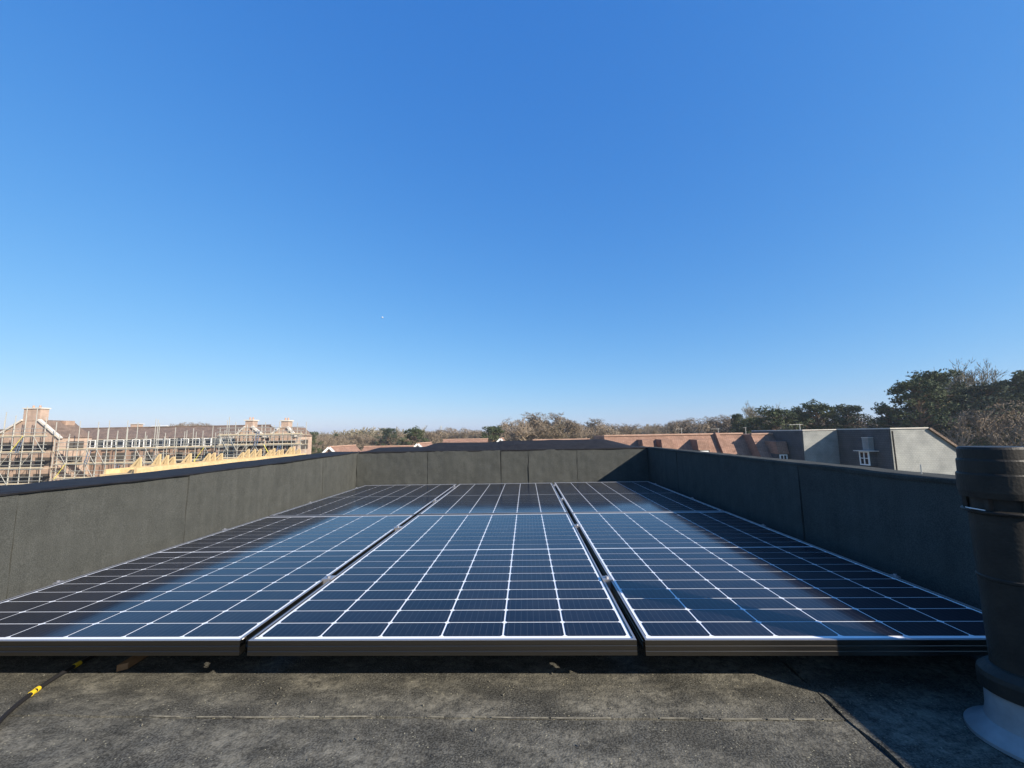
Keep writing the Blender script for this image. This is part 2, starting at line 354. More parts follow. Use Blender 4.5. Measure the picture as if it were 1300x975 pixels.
# ------------------------------------------------------------------ parapets
WT = 0.478                                   # inner edge height of the left parapet
def cap_strip(name, m, parent, along, prof, n, seed, jit=0.004):
    """capping membrane: cross profile swept along a line; prof(t) gives the points at t"""
    b = MB(); k = len(prof(0))
    for i in range(n + 1):
        t = i / n
        for j, q in enumerate(prof(t)):
            q = Vector(q); q.z += jit * noise.noise(q * 5 + Vector((seed, j * 0.4, 0))); b.v.append(tuple(q))
    for i in range(n):
        for j in range(k - 1): a = i * k + j; b.f.append((a, a + 1, a + k + 1, a + k))
    b.f.append(tuple(range(k))); b.f.append(tuple(n * k + j for j in reversed(range(k))))
    return b.build(name, m, parent, smooth=False)

pw = thing('parapet_wall', 'long felt covered parapet in full sun beside the scaffolded building', 'wall', loc=(0, 0, 0))
MB().box(XL - 0.38, YN, 0.0005, XL - 0.012, YB + 0.45, WT - 0.02).build('wall_core', 'core', pw)
def left_top(y): return WT + 0.010 * math.exp(-((y - 0.1) / 0.6) ** 2) - 0.006 * math.exp(-((y - 1.4) / 0.8) ** 2) + 0.018 * max(0, (y - 2.2) / 2) ** 1.5
ys = [-3.5, -2.6, -1.7, -0.36, 0.593, 1.498, 2.386, 3.289, YB - 0.002]
for i in range(len(ys) - 1):
    sheet('felt_sheet', (XL - 0.011, ys[i] + 0.0025, 0.01), (0, 1, 0), (0, 0, 1), (1, 0, 0), ys[i+1] - ys[i] - 0.005, WT - 0.014, 'felt_wall', pw, 60, 24, 0.006, 0.009 + 0.005 * (i % 2), i * 3.7, 0.005, top=lambda y: left_top(y) - 0.014)
def lprof(t):
    y = YN + t * (YB + 0.06 - YN)
    q = left_top(y)
    return [(XL + 0.009, y, q - 0.009), (XL + 0.011, y, q - 0.003), (XL - 0.012, y, q + 0.003), (XL - 0.15, y, q + 0.008), (XL - 0.36, y, q + 0.010), (XL - 0.385, y, q - 0.01), (XL - 0.39, y, WT - 0.1)]
cap_strip('capping', 'cap', pw, None, lprof, 110, 1.0, 0.005)

bw = thing('parapet_wall', 'felt covered end parapet behind the back row of solar panels', 'wall')
BT = 0.496
MB().box(XL, YB + 0.012, 0.0005, XR, YB + 0.45, BT - 0.02).build('wall_core', 'core', bw)
xs = [XL + 0.001, 0.553, 1.492, 1.843, 2.461, XR - 0.001]
for i in range(len(xs) - 1):
    sheet('felt_sheet', (xs[i] + 0.003, YB + 0.011, 0.01), (1, 0, 0), (0, 0, 1), (0, -1, 0), xs[i+1] - xs[i] - 0.006, BT - 0.014, 'felt_wall', bw, 60, 20, 0.008, 0.012 + 0.005 * (i % 2), 31 + i * 5.1, 0.006)
def hump(x):
    def sm(a, b_, v): v = max(0, min(1, (v - a) / (b_ - a))); return v * v * (3 - 2 * v)
    h = 0.042 * sm(XL + 0.03, XL + 0.16, x) + 0.048 * sm(0.40, 0.60, x) + 0.014 * sm(1.44, 1.50, x)
    return h * (1 - sm(2.75, XR - 0.02, x) ** 1.4)
def bprof(t):
    x = XL + 0.03 + t * (XR - XL - 0.03); h = hump(x)
    return [(x, YB - 0.004, BT - 0.016), (x, YB - 0.006, BT - 0.002), (x, YB + 0.012, BT + 0.004), (x, YB + 0.2, BT + 0.004 + h * 0.55), (x, YB + 0.40, BT + 0.005 + h), (x, YB + 0.44, BT + h * 0.9), (x, YB + 0.462, BT - 0.1)]
cap_strip('capping', 'cap', bw, None, bprof, 110, 5.0, 0.006)

rw = thing('parapet_wall', 'felt covered parapet in deep shade beside the vent pipe', 'wall')
RT = 0.508
MB().box(XR + 0.012, YN, 0.0005, XR + 0.165, YB + 0.45, RT - 0.02).build('wall_core', 'core', rw)
ys = [-3.5, -2.55, -1.6, -0.65, 0.31, 1.27, 2.22, 3.18, YB - 0.002]
for i in range(len(ys) - 1):
    sheet('felt_sheet', (XR + 0.011, ys[i+1] - 0.0025, 0.01), (0, -1, 0), (0, 0, 1), (-1, 0, 0), ys[i+1] - ys[i] - 0.005, RT - 0.014, 'felt_wall', rw, 40, 16, 0.004, 0.008 + 0.004 * (i % 2), 70 + i * 2.9, 0.005)
def rprof(t):
    y = YN + t * (YB + 0.45 - YN); d = -0.012 * t
    return [(XR - 0.002, y, RT - 0.018 + d), (XR - 0.006, y, RT - 0.004 + d), (XR - 0.002, y, RT + 0.003 + d), (XR + 0.06, y, RT + 0.004 + d), (XR + 0.085, y, RT - 0.004 + d), (XR + 0.165, y, RT - 0.002 + d), (XR + 0.178, y, RT - 0.012 + d), (XR + 0.18, y, RT - 0.1)]
cap_strip('capping', 'felt_wall', rw, None, rprof, 110, 8.0, 0.006)

# ------------------------------------------------------------------ solar panels
PW, PL, GX, GY = 1.038, 1.755, 0.022, 0.02
TH = 0.037; LIP = 0.010
CW, CH, CGX, CGY, MID = 0.1626, 0.0803, 0.0050, 0.0046, 0.0105
cb = MB(); c_ = 0.0055
oct_ = [(c_, 0), (CW - c_, 0), (CW, c_), (CW, CH - c_), (CW - c_, CH), (c_, CH), (0, CH - c_), (0, c_)]
cb.prism([(x, y, 0) for x, y in oct_], (0, 0, 0.0006))
cell_me = bpy.data.meshes.new('cell'); cell_me.from_pydata(cb.v, [], cb.f); cell_me.materials.append(M['cell'])
sheet_me = bpy.data.meshes.new('backsheet'); q = MB().box(LIP - 0.004, LIP - 0.004, -0.006, PW - LIP + 0.004, PL - LIP + 0.004, -0.002); sheet_me.from_pydata(q.v, [], q.f); sheet_me.materials.append(M['backsheet'])
def frame_bar(L):
    """extruded rail along X: outer face with two shallow grooves, lip on top, foot flange below; outer face at y=0"""
    pr = [(0.0, 0.0), (0.0, -0.010), (0.0012, -0.011), (0.0012, -0.013), (0.0, -0.014), (0.0, -0.023), (0.0012, -0.024), (0.0012, -0.026), (0.0, -0.027), (0.0, -TH), (0.026, -TH), (0.026, -TH + 0.0016), (0.0018, -TH + 0.0016), (0.0018, -0.009), (LIP, -0.009), (LIP, -0.0008), (LIP - 0.001, 0.0)]
    pr = [(y, z) for y, z in pr]
    b = MB(); b.prism([(0, y, z) for y, z in pr], (L, 0, 0)); return b
def as_mesh(b, name, m):
    me = bpy.data.meshes.new(name); me.from_pydata(b.v, [], b.f); me.materials.append(M[m]); me.update(); return me
bar_s = as_mesh(frame_bar(PW), 'frame_bar', 'frame'); bar_l = as_mesh(frame_bar(PL - 2 * 0.0267), 'frame_bar', 'frame')
bead_s = as_mesh(MB().box(0.0006, 0.0006, 0.0002, PW - 0.0006, LIP - 0.001, 0.0012), 'frame_glint', 'frame_top')
bead_l = as_mesh(MB().box(0.0006, 0.0006, 0.0002, PL - 2 * 0.0105, LIP - 0.0035, 0.0012), 'frame_glint', 'frame_top')
labels = {(0, 0): 'solar panel in the front row beside the black taped cable',
          (1, 0): 'solar panel in the middle of the front row, fully in sun',
          (2, 0): 'solar panel in the front row behind the vent pipe, half in shade',
          (0, 1): 'solar panel in the back row next to the sunlit long parapet',
          (1, 1): 'solar panel in the middle of the back row',
          (2, 1): 'solar panel in the back row with a corner under the shaded parapet'}
for (i, j), lab in labels.items():
    px, py = i * (PW + GX), j * (PL + GY)
    t = thing('solar_panel', lab, 'solar panel', 'solar panels laid flat on the roof', (px, py, PZ), 0)
    t.rotation_euler = (R(rng.uniform(-0.06, 0.06)), R(rng.uniform(-0.06, 0.06)), R(rng.uniform(-0.05, 0.05)))
    def put(name, me, loc, rz=0.0, par=t):
        o = link(name, me, par); o.location = loc; o.rotation_euler = (0, 0, rz); return o
    f = put('frame_bar', bar_s, (0, 0, 0)); put('frame_glint', bead_s, (0, 0, 0), 0, f)
    f = put('frame_bar', bar_s, (PW, PL, 0), math.pi); put('frame_glint', bead_s, (0, 0, 0), 0, f)
    f = put('frame_bar', bar_l, (0, PL - 0.0267, 0), -math.pi / 2); put('frame_glint', bead_l, (-0.0162, 0, 0), 0, f)
    f = put('frame_bar', bar_l, (PW, 0.0267, 0), math.pi / 2); put('frame_glint', bead_l, (-0.0162, 0, 0), 0, f)
    put('backsheet', sheet_me, (0, 0, 0))
    mx = (PW - 6 * CW - 5 * CGX) / 2; my = (PL - 20 * CH - 18 * CGY - MID) / 2
    for r in range(20):
        y = my + r * (CH + CGY) + (MID - CGY if r >= 10 else 0)
        for c in range(6): put('cell', cell_me, (mx + c * (CW + CGX), y, -0.0018))

# rails carrying the panels, with clamps and feet
clamp_b = MB().box(-0.011, -0.02, -0.03, 0.011, 0.02, 0.0045); clamp_b.box(-0.019, -0.02, 0.0022, 0.019, 0.02, 0.006); clamp_b.tube([(0, 0, 0.006), (0, 0, 0.012)], 0.0065, 8)
clamp_me = as_mesh(clamp_b, 'clamp', 'frame_top')
end_b = MB().box(-0.007, -0.014, -0.036, 0.007, 0.014, 0.002); end_b.tube([(0, 0, 0.002), (0, 0, 0.007)], 0.005, 8); end_me = as_mesh(end_b, 'end_clamp', 'frame_top')
foot_b = MB().box(-0.05, -0.06, 0.009, 0.05, 0.06, 0.022); foot_b.box(-0.02, -0.018, 0.022, 0.02, 0.018, 0.075)
foot_me = as_mesh(foot_b, 'foot', 'pvc')
rl = ['aluminium mounting rail under the front row, on the cable side', 'aluminium mounting rail under the inner half of the front row', 'aluminium mounting rail under the inner half of the back row', 'aluminium mounting rail closest to the end parapet']
for y, lab in zip((0.47, 1.34, 2.35, 3.29), rl):
    t = thing('mounting_rail', lab, 'rail', 'rails under the solar panels', (0, y, 0))
    MB().box(-0.06, -0.02, 0.073, 3.22, 0.02, PZ - TH - 0.0005).build('rail', 'alu', t)
    for x in (PW + GX / 2, 2 * PW + 1.5 * GX): link('clamp', clamp_me, t, (x, rng.uniform(-0.02, 0.02), PZ))
    for x in (-0.008, 3 * PW + 2 * GX + 0.008): link('end_clamp', end_me, t, (x, rng.uniform(-0.02, 0.02), PZ))
    for x in (0.62, 1.55, 2.5, 3.1): link('foot', foot_me, t, (x, 0, 0))

# small things on the deck
t = thing('cable', 'black cable with yellow tape bands running under the solar panels', 'cable')
pts = [Vector(p) for p in [(0.92, -0.62, 0.017), (0.72, -0.36, 0.017), (0.60, -0.20, 0.018), (0.515, -0.095, 0.017), (0.468, 0.005, 0.017), (0.445, 0.10, 0.018), (0.435, 0.2, 0.018), (0.40, 0.42, 0.018), (0.36, 0.7, 0.017)]]
def smooth_path(pts, n=6):
    out = []
    for i in range(len(pts) - 1):
        p0, p1, p2, p3 = pts[max(i-1, 0)], pts[i], pts[i+1], pts[min(i+2, len(pts)-1)]
        for k in range(n):
            s = k / n; out.append(0.5 * ((2*p1) + (p2-p0)*s + (2*p0-5*p1+4*p2-p3)*s*s + (3*p1-p0-3*p2+p3)*s**3))
    return out + [pts[-1]]
path = smooth_path(pts)
MB().tube(path, 0.0055, 10).build('sheath', 'cable', t, smooth=True)
def band(c, d, L):
    d = Vector(d).normalized(); c = Vector(c)
    MB().tube([c - d * L / 2, c + d * L / 2], 0.0066, 12).build('tape_band', 'tape', t)
def on_path(y):
    k = min(range(len(path) - 1), key=lambda i: abs(path[i].y - y)); return path[k], path[k+1] - path[k-1]
for y, L in ((0.0, 0.011), (0.020, 0.009), (0.142, 0.018)): band(*on_path(y), L)
t = MB().prism([(0.592, 0.115, 0.012), (0.612, 0.13, 0.012), (0.602, 0.33, 0.012), (0.578, 0.33, 0.012)], (0, 0, 0.018)).build('timber_offcut', 'timber_dark')
tag(t, 'pointed brown timber offcut poking out from under a solar panel', 'timber')

# vent pipe
VX, VY = 2.912, -0.146
t = thing('vent_pipe', 'black plastic vent pipe with stepped cowl rising from grey flashing', 'vent pipe', None, (VX, VY, 0))
pr = 0.055
MB().lathe([(0.0, 0.06), (pr, 0.06), (pr, 0.345), (pr + 0.0018, 0.347), (pr + 0.0018, 0.352), (pr, 0.354), (pr, 0.490), (pr - 0.005, 0.490), (0, 0.490)], n=64).build('pipe', 'pvc', t, smooth=True)
cw = MB().lathe([(0.050, 0.528), (0.0645, 0.528), (0.0665, 0.542), (0.0660, 0.580), (0.0648, 0.583), (0.0628, 0.584), (0.0624, 0.612), (0.0612, 0.615), (0.0596, 0.616), (0.0590, 0.638), (0.056, 0.643), (0.0, 0.645)], n=64).build('cowl', 'pvc', t, smooth=False)
MB().lathe([(0.0555, 0.494), (0.0650, 0.4945), (0.0658, 0.498), (0.0645, 0.500), (0.0555, 0.502)], n=64).build('cowl_ring', 'pvc', cw)
MB().lathe([(0.0515, 0.489), (0.0515, 0.531)], n=48).build('cowl_gap_shade', 'pvc', cw, smooth=True)  # dark cylinder added to stand for the shadow inside the cowl gap
tb = R(170); MB().prism([(0.060 * math.cos(tb - 0.3), 0.060 * math.sin(tb - 0.3), 0.5005), (0.060 * math.cos(tb + 0.5), 0.060 * math.sin(tb + 0.5), 0.5005), (0.075 * math.cos(tb + 0.2), 0.075 * math.sin(tb + 0.2), 0.5035)][::-1], (0, 0, 0.002)).build('ring_glint', 'white', cw)  # added white sliver: sky reflection on the ring put into colour
for k in range(6):
    a = k * math.pi / 3 + 0.4
    MB().bar((0.054 * math.cos(a), 0.054 * math.sin(a), 0.499), (0.054 * math.cos(a), 0.054 * math.sin(a), 0.532), 0.010).build('cowl_post', 'pvc', cw)
MB().lathe([(pr + 0.0005, 0.160), (0.062, 0.158), (0.076, 0.145), (0.0785, 0.135), (0.0785, 0.108), (0.0755, 0.106), (0.06, 0.110)], n=64).build('collar', 'pvc', t, smooth=False)
fl = MB().lathe([(0.0672, 0.14), (0.069, 0.12), (0.072, 0.06), (0.076, 0.042), (0.090, 0.030), (0.106, 0.021), (0.110, 0.017), (0.110, 0.010)], n=64, wob=lambda a, z: 0.02 * noise.noise(Vector((math.cos(a) * 2, math.sin(a) * 2, z * 9)))).build('flashing', 'lead', t, smooth=True)
mb = MB()
for k in range(16):
    a = R(219) + rng.uniform(-0.13, 0.13); r0 = 0.085 + rng.uniform(-0.004, 0.008); z0 = 0.032 + (0.09 - r0) * 0.8
    c0 = Vector((r0 * math.cos(a), r0 * math.sin(a), z0)); s0 = rng.uniform(0.004, 0.009)
    mb.add([c0 + Vector((s0 * dx, s0 * dy, s0 * dz)) for dx, dy, dz in ((1, 0, 0), (-1, 0.3, 0), (0, 1, 0.2), (0, -1, 0), (0.1, 0.2, 0.8), (0, 0, -0.8))], [(0, 2, 4), (2, 1, 4), (1, 3, 4), (3, 0, 4), (2, 0, 5), (1, 2, 5), (3, 1, 5), (0, 3, 5)])
mb.build('mortar_crumb', 'mud', fl)

# ------------------------------------------------------------------ houses
def hip_quad(b, pts, th, n=None):
    """a roof slope of real thickness"""
    p = [Vector(q) for q in pts]; nn = (p[1] - p[0]).cross(p[2] - p[0]).normalized()
    b.prism([q - nn * th for q in p], nn * th); return b

def window(par, x0, z0, x1, z1, y, out=0.05, bars=1, name='window'):
    """window in a wall that faces -Y at y: white frame proud of the wall, glass pane set back in it"""
    f = MB(); w = 0.08
    f.box(x0, y - out, z0, x0 + w, y + 0.02, z1); f.box(x1 - w, y - out, z0, x1, y + 0.02, z1)
    f.box(x0 + w, y - out, z1 - w, x1 - w, y + 0.02, z1); f.box(x0 + w, y - out, z0, x1 - w, y + 0.02, z0 + w)
    for k in range(bars):
        xm = x0 + (x1 - x0) * (k + 1) / (bars + 1); f.box(xm - 0.03, y - out + 0.005, z0 + w, xm + 0.03, y + 0.02, z1 - w)
    o = f.build(name, 'white', par)
    MB().box(x0 + w - 0.01, y - 0.02, z0 + w - 0.01, x1 - w + 0.01, y + 0.01, z1 - w + 0.01).build('pane', 'glass', o)
    return o

def gable_house(label, x0, x1, y0, y1, eave, ridge, wall='brick', roof='tile', axis='Y', chimney=None, cat='house', group='small tiled houses beyond the end parapet', barge=True):
    t = thing('tiled_house', label, cat, group, ((x0 + x1) / 2, (y0 + y1) / 2, GROUND)); ox, oy = (x0 + x1) / 2, (y0 + y1) / 2
    hx, hy = (x1 - x0) / 2, (y1 - y0) / 2; e, r = eave - GROUND, ridge - GROUND
    w = MB()
    if axis == 'Y':
        w.prism([(-hx, -hy, 0), (hx, -hy, 0), (hx, -hy, e), (0, -hy, r - 0.15), (-hx, -hy, e)], (0, 2 * hy, 0)); w.build('wall', wall, t)
        for s in (-1, 1):
            b = MB(); q = [(s * (hx + 0.35), -hy - 0.25, e - 0.3), (s * (hx + 0.35), hy + 0.25, e - 0.3), (0, hy + 0.25, r), (0, -hy - 0.25, r)]
            hip_quad(b, q if s > 0 else q[::-1], 0.12); b.build('roof_slope', roof, t)
            if barge: MB().bar((s * (hx + 0.3), -hy - 0.28, e - 0.32), (s * 0.05, -hy - 0.28, r - 0.08), 0.06, 0.28).build('bargeboard', 'white', t)
        MB().bar((0, -hy - 0.3, r + 0.03), (0, hy + 0.3, r + 0.03), 0.3, 0.14).build('ridge_tile', 'ridge', t)
        window(t, -0.6, e - 1.6, 0.6, e - 0.3, -hy)
    else:
        w.prism([(-hx, -hy, 0), (-hx, hy, 0), (-hx, hy, e), (-hx, 0, r - 0.15), (-hx, -hy, e)][::-1], (2 * hx, 0, 0)); w.build('wall', wall, t)
        for s in (-1, 1):
            b = MB(); q = [(-hx - 0.2, s * (hy + 0.35), e - 0.3), (hx + 0.2, s * (hy + 0.35), e - 0.3), (hx + 0.2, 0, r), (-hx - 0.2, 0, r)]
            hip_quad(b, q if s < 0 else q[::-1], 0.12); b.build('roof_slope', roof, t)
        MB().bar((-hx - 0.25, 0, r + 0.03), (hx + 0.25, 0, r + 0.03), 0.3, 0.14).build('ridge_tile', 'ridge', t)
        for k in (-0.5, 0.5): window(t, k * hx - 0.6, e - 1.7, k * hx + 0.6, e - 0.5, -hy)
    if chimney is not None:
        c = MB().box(chimney - 0.4, -0.3, r - 0.8, chimney + 0.4, 0.3, r + 0.9).build('chimney', 'brick', t)
        for k in (-0.2, 0.2): MB().tube([(chimney + k, 0, r + 0.9), (chimney + k, 0, r + 1.25)], [0.13, 0.1], 8).build('chimney_pot', 'ridge', c)
    return t

# small houses seen just over the end parapet
gable_house('pink tiled gabled house standing closest to the timber roof frames', -26.6, -22.4, 54, 62, -2.6, -0.55, axis='Y')
gable_house('tiled house with a long ridge next to the gabled one by the timber frames', -22.2, -15.2, 57, 64, -2.9, -0.75, axis='X')
gable_house('gabled house in the gap where the end parapet cap steps up', -16.6, -12.2, 61, 69, -2.4, -0.42, axis='Y', wall='render')
gable_house('broad tiled house behind the stepped parapet cap', -13.5, -5.5, 73, 80, -2.6, -0.05, axis='X')
gable_house('gabled house with cream walls beside the broad tiled house', -5.0, -0.6, 74, 82, -2.2, 0.0, axis='Y', wall='render')
gable_house('tiled house below the tallest bare tree', 3.0, 10.5, 54, 61, -2.6, -0.15, axis='X')

# ------------------------------------------------------------------ right: red mansard terrace, grey slate blocks
def mansard(label, x0, x1, yf, zt, drop, setb, depth, m, cat='house', group='red tiled terrace houses', ridge='ridge'):
    """house whose steep tiled roof faces -Y: eave at y=yf, top set back by setb"""
    t = thing('terrace_house', label, cat, group, (0, 0, 0))
    MB().box(x0, yf + 0.25, GROUND, x1, yf + depth, zt - drop + 0.02).build('wall', 'brick', t)
    b = MB(); b.prism([(x0, yf, zt - drop), (x0, yf + setb, zt), (x0, yf + depth, zt), (x0, yf + depth, zt - drop)][::-1], (x1 - x0, 0, 0)); b.build('roof', m, t)
    MB().bar((x0, yf + setb + 0.02, zt + 0.03), (x1, yf + setb + 0.02, zt + 0.03), 0.28, 0.12).build('ridge_tile', ridge, t)
    return t
def dormer(t, x0, x1, yf, zt, zb, out, back, m):
    """flat fronted tiled dormer standing out of a steep slope, window to the front"""
    d = MB(); y0 = yf - out
    d.prism([(x0, y0, zb), (x0, y0 + 0.25, zt), (x0, y0 + back, zt + 0.02), (x0, y0 + back, zb)][::-1], (x1 - x0, 0, 0))
    o = d.build('dormer', m, t)
    window(t, x0 + 0.12, zb - 1.15, x1 - 0.12, zb - 0.05, y0 + 0.1)
    MB().box(x0, y0 + 0.12, zb - 1.3, x1, y0 + back, zb - 0.001).build('dormer_cheek', 'slate_dark', t)
    return o
zt = 0.42
A = mansard('red tiled terrace house with two dormers at the end of the row', 8.4, 14.4, 31.2, zt, 4.2, 3.0, 8.4, 'tile')
for x in (11.1, 12.6): dormer(A, x, x + 0.85, 32.9, zt - 0.35, -0.75, 0.7, 2.0, 'tile')
B = mansard('red tiled terrace house with one dormer in the middle of the row', 14.403, 19.9, 31.2, zt, 4.2, 3.0, 8.4, 'tile')
dormer(B, 15.4, 16.3, 32.9, zt - 0.4, -0.8, 0.7, 2.0, 'tile')
MB().prism([(17.55, 30.8, -3.9), (17.55, 33.9, zt + 0.12), (17.55, 34.3, zt + 0.12), (17.55, 32.2, -3.9)][::-1], (0.3, 0, 0)).build('party_wall', 'tile', B)
D = mansard('red tiled terrace house standing forward next to the grey slate block', 19.903, 24.5, 29.9, zt - 0.05, 4.2, 3.0, 8.4, 'tile')
dormer(D, 20.7, 21.5, 31.5, zt - 0.6, -1.1, 0.7, 2.0, 'tile')

def slate_block(label, x0, x1, y0, y1, ztop, slope_w=0.0, slope_d=0.0):
    t = thing('slate_building', label, 'building', 'grey slate hung blocks'); lean = 0.12
    poly = [(x0, y0, -5.5), (x1 + slope_w, y0, -5.5)]
    if slope_w: poly += [(x1 + slope_w, y0, ztop - slope_d), (x1, y0, ztop)]
    else: poly += [(x1, y0, ztop)]
    poly += [(x0 + lean, y0, ztop)]
    MB().prism(poly, (0, y1 - y0, 0)).build('slate_wall', 'slate', t)
    MB().prism([(x0 - 0.06, y0 + 0.04, -5.5), (x0 - 0.002, y0 + 0.04, -5.5), (x0 + lean - 0.002, y0 + 0.04, ztop), (x0 + lean - 0.06, y0 + 0.04, ztop)], (0, y1 - y0 - 0.06, 0)).build('slate_slope', 'slate_dark', t)
    MB().box(x0 + 0.15, y0 + 0.15, GROUND, x1 + slope_w - 0.15, y1 - 0.15, -5.502).build('wall', 'brick', t)
    MB().box(x0 + lean - 0.06, y0 - 0.06, ztop + 0.002, x1, y1 - 0.05, ztop + 0.07).build('roof_edge', 'stone', t)
    if slope_w:
        a, b = Vector((x1 + 0.005, y0 - 0.07, ztop + 0.02)), Vector((x1 + slope_w + 0.15, y0 - 0.07, ztop - slope_d - 0.08))
        MB().bar(a, b, 0.14, 0.12).build('verge', 'tile_brown', t)
        q = MB(); hip_quad(q, [(x1 + 0.01, y0 + 0.02, ztop + 0.06), (x1 + slope_w + 0.15, y0 + 0.02, ztop - slope_d - 0.03), (x1 + slope_w + 0.15, y1 - 0.06, ztop - slope_d - 0.03), (x1 + 0.01, y1 - 0.06, ztop + 0.06)], 0.05); q.build('roof_slope', 'tile_brown', t)
    return t
G1 = slate_block('grey slate hung block stepped between red tiles and the slate gable', 21.55, 24.6, 29.3, 36, 0.60)
G0 = slate_block('grey slate hung gable with sloping verge behind the vent pipe', 24.0, 26.35, 25.0, 29.28, 0.62, 1.9, 1.5)
# dormer on its shaded side: window faces -X
w = MB(); xw = 23.55
w.box(xw, 26.15, -1.66, xw + 0.06, 26.22, -0.78); w.box(xw, 26.83, -1.66, xw + 0.06, 26.9, -0.78); w.box(xw, 26.22, -0.85, xw + 0.06, 26.83, -0.78); w.box(xw, 26.22, -1.66, xw + 0.06, 26.83, -1.59); w.box(xw, 26.49, -1.59, xw + 0.06, 26.56, -0.85); w.box(xw + 0.01, 26.22, -1.24, xw + 0.055, 26.49, -1.20); w.box(xw + 0.01, 26.56, -1.24, xw + 0.055, 26.83, -1.20)
wo = w.build('window', 'white', G0)
MB().box(xw + 0.03, 26.2, -1.61, xw + 0.05, 26.85, -0.83).build('pane', 'glass', wo)
MB().box(xw + 0.061, 26.15, -1.72, 24.2, 26.9, -0.782).build('dormer_cheek', 'slate_dark', G0)
MB().box(xw - 0.2, 25.9, -0.78, 24.2, 27.1, -0.73).build('dormer_roof', 'stone', G0)
MB().box(23.72, 26.25, -0.728, 24.3, 26.75, 0.08).build('roof_vent', 'slate', G0)
MB().box(23.70, 26.23, 0.082, 24.3, 26.77, 0.12).build('vent_cap', 'stone', G0)
MB().tube([(24.13, 24.9, 0.5), (24.1, 24.9, -5.4)], 0.04, 8).build('downpipe', 'pvc', G0)

def aerial(label, x, y, z0, h, w):
    t = thing('television_aerial', label, 'aerial', 'rooftop aerials', (x, y, z0))
    MB().tube([(0, 0, 0), (0, 0, h)], 0.025, 6).build('mast', 'steel', t)
    MB().bar((-w, 0, h - 0.06), (w * 0.3, 0, h - 0.06), 0.03).build('boom', 'steel', t)
    for k in range(5): MB().bar((-w + k * w * 0.3, -0.16, h - 0.06), (-w + k * w * 0.3, 0.16, h - 0.06), 0.015).build('element', 'steel', t)
aerial('thin aerial on the ridge of the red terrace over its single dormer', 15.2, 35.0, zt, 0.55, 0.5)
aerial('thin aerial on the red terrace near the party wall', 18.3, 35.0, zt, 0.5, 0.6)
aerial('short aerial on the red terrace house standing forward', 20.2, 34.2, zt - 0.05, 0.6, 0.2)
aerial('aerial on the flat top of the stepped slate block', 22.6, 31.0, 0.67, 0.45, 0.8)
o = MB().tube([(3.44, 0.62, RT - 0.02), (3.442, 0.62, RT + 0.03)], 0.0022, 6).build('steel_pin', 'steel'); tag(o, 'short thin pin standing on the shaded parapet', 'pin')

# ------------------------------------------------------------------ left: terrace being built, scaffolds, timber frames
LX0, LX1, LY = -84.0, -38.4, 57.9
t = thing('unfinished_terrace', 'long brown roofed terrace with a row of white framed dormers behind scaffolding', 'building')
MB().box(LX0, LY + 0.5, GROUND, LX1, LY + 9.2, -0.38).build('wall', 'brick', t)
b = MB(); hip_quad(b, [(LX0, LY + 0.75, 1.08), (LX1, LY + 0.75, 1.08), (LX1, LY + 5, 2.78), (LX0, LY + 5, 2.78)], 0.13); b.build('roof_slope', 'tile_brown', t)
b = MB(); hip_quad(b, [(LX1, LY + 9.3, 1.08), (LX0, LY + 9.3, 1.08), (LX0, LY + 5, 2.78), (LX1, LY + 5, 2.78)], 0.13); b.build('roof_slope', 'tile_brown', t)
b = MB(); hip_quad(b, [(LX0, LY + 0.25, -0.37), (LX1, LY + 0.25, -0.37), (LX1, LY + 0.83, 1.0), (LX0, LY + 0.83, 1.0)], 0.13); b.build('mansard_slope', 'slate_dark', t)
MB().bar((LX0, LY + 5, 2.82), (LX1, LY + 5, 2.82), 0.3, 0.14).build('ridge_tile', 'tile_brown', t)
def px2x(u, Y): return EYE.x + (Y - EYE.y) * (u - 667.6) / 523.6
for (u0, u1) in ((95, 109), (120, 131), (136, 147), (158, 168), (173, 183), (190, 208), (223, 233), (238, 248), (253, 263), (275, 290)):
    x0, x1 = px2x(u0, LY), px2x(u1, LY)
    MB().box(x0 - 0.04, LY - 0.08, -0.24, x1 + 0.04, LY + 1.4, 0.86).build('dormer', 'slate_dark', t)
    window(t, x0, -0.21, x1, 0.89, LY - 0.1, 0.08, 0 if u1 - u0 < 14 else 1)
    MB().box(x0 - 0.08, LY - 0.2, 0.895, x1 + 0.08, LY + 1.4, 0.96).build('dormer_roof', 'stone', t)
c = MB().box(-61.2, LY + 5, 2.6, -59.8, LY + 5.7, 3.3).build('chimney', 'brick_pale', t)
MB().box(-61.35, LY + 4.9, 3.302, -59.65, LY + 5.8, 3.4).build('chimney_cap', 'stone', c)
MB().box(-57.6, LY + 4.7, 2.92, -55.0, LY + 5.1, 3.0).build('roof_sheet', 'white', t)
for x in np.arange(LX0 + 8, LX1 - 1, 2.2):
    MB().box(x, LY + 0.44, -2.7, x + 1.1, LY + 0.52, -1.0).build('window_opening', 'void', t)

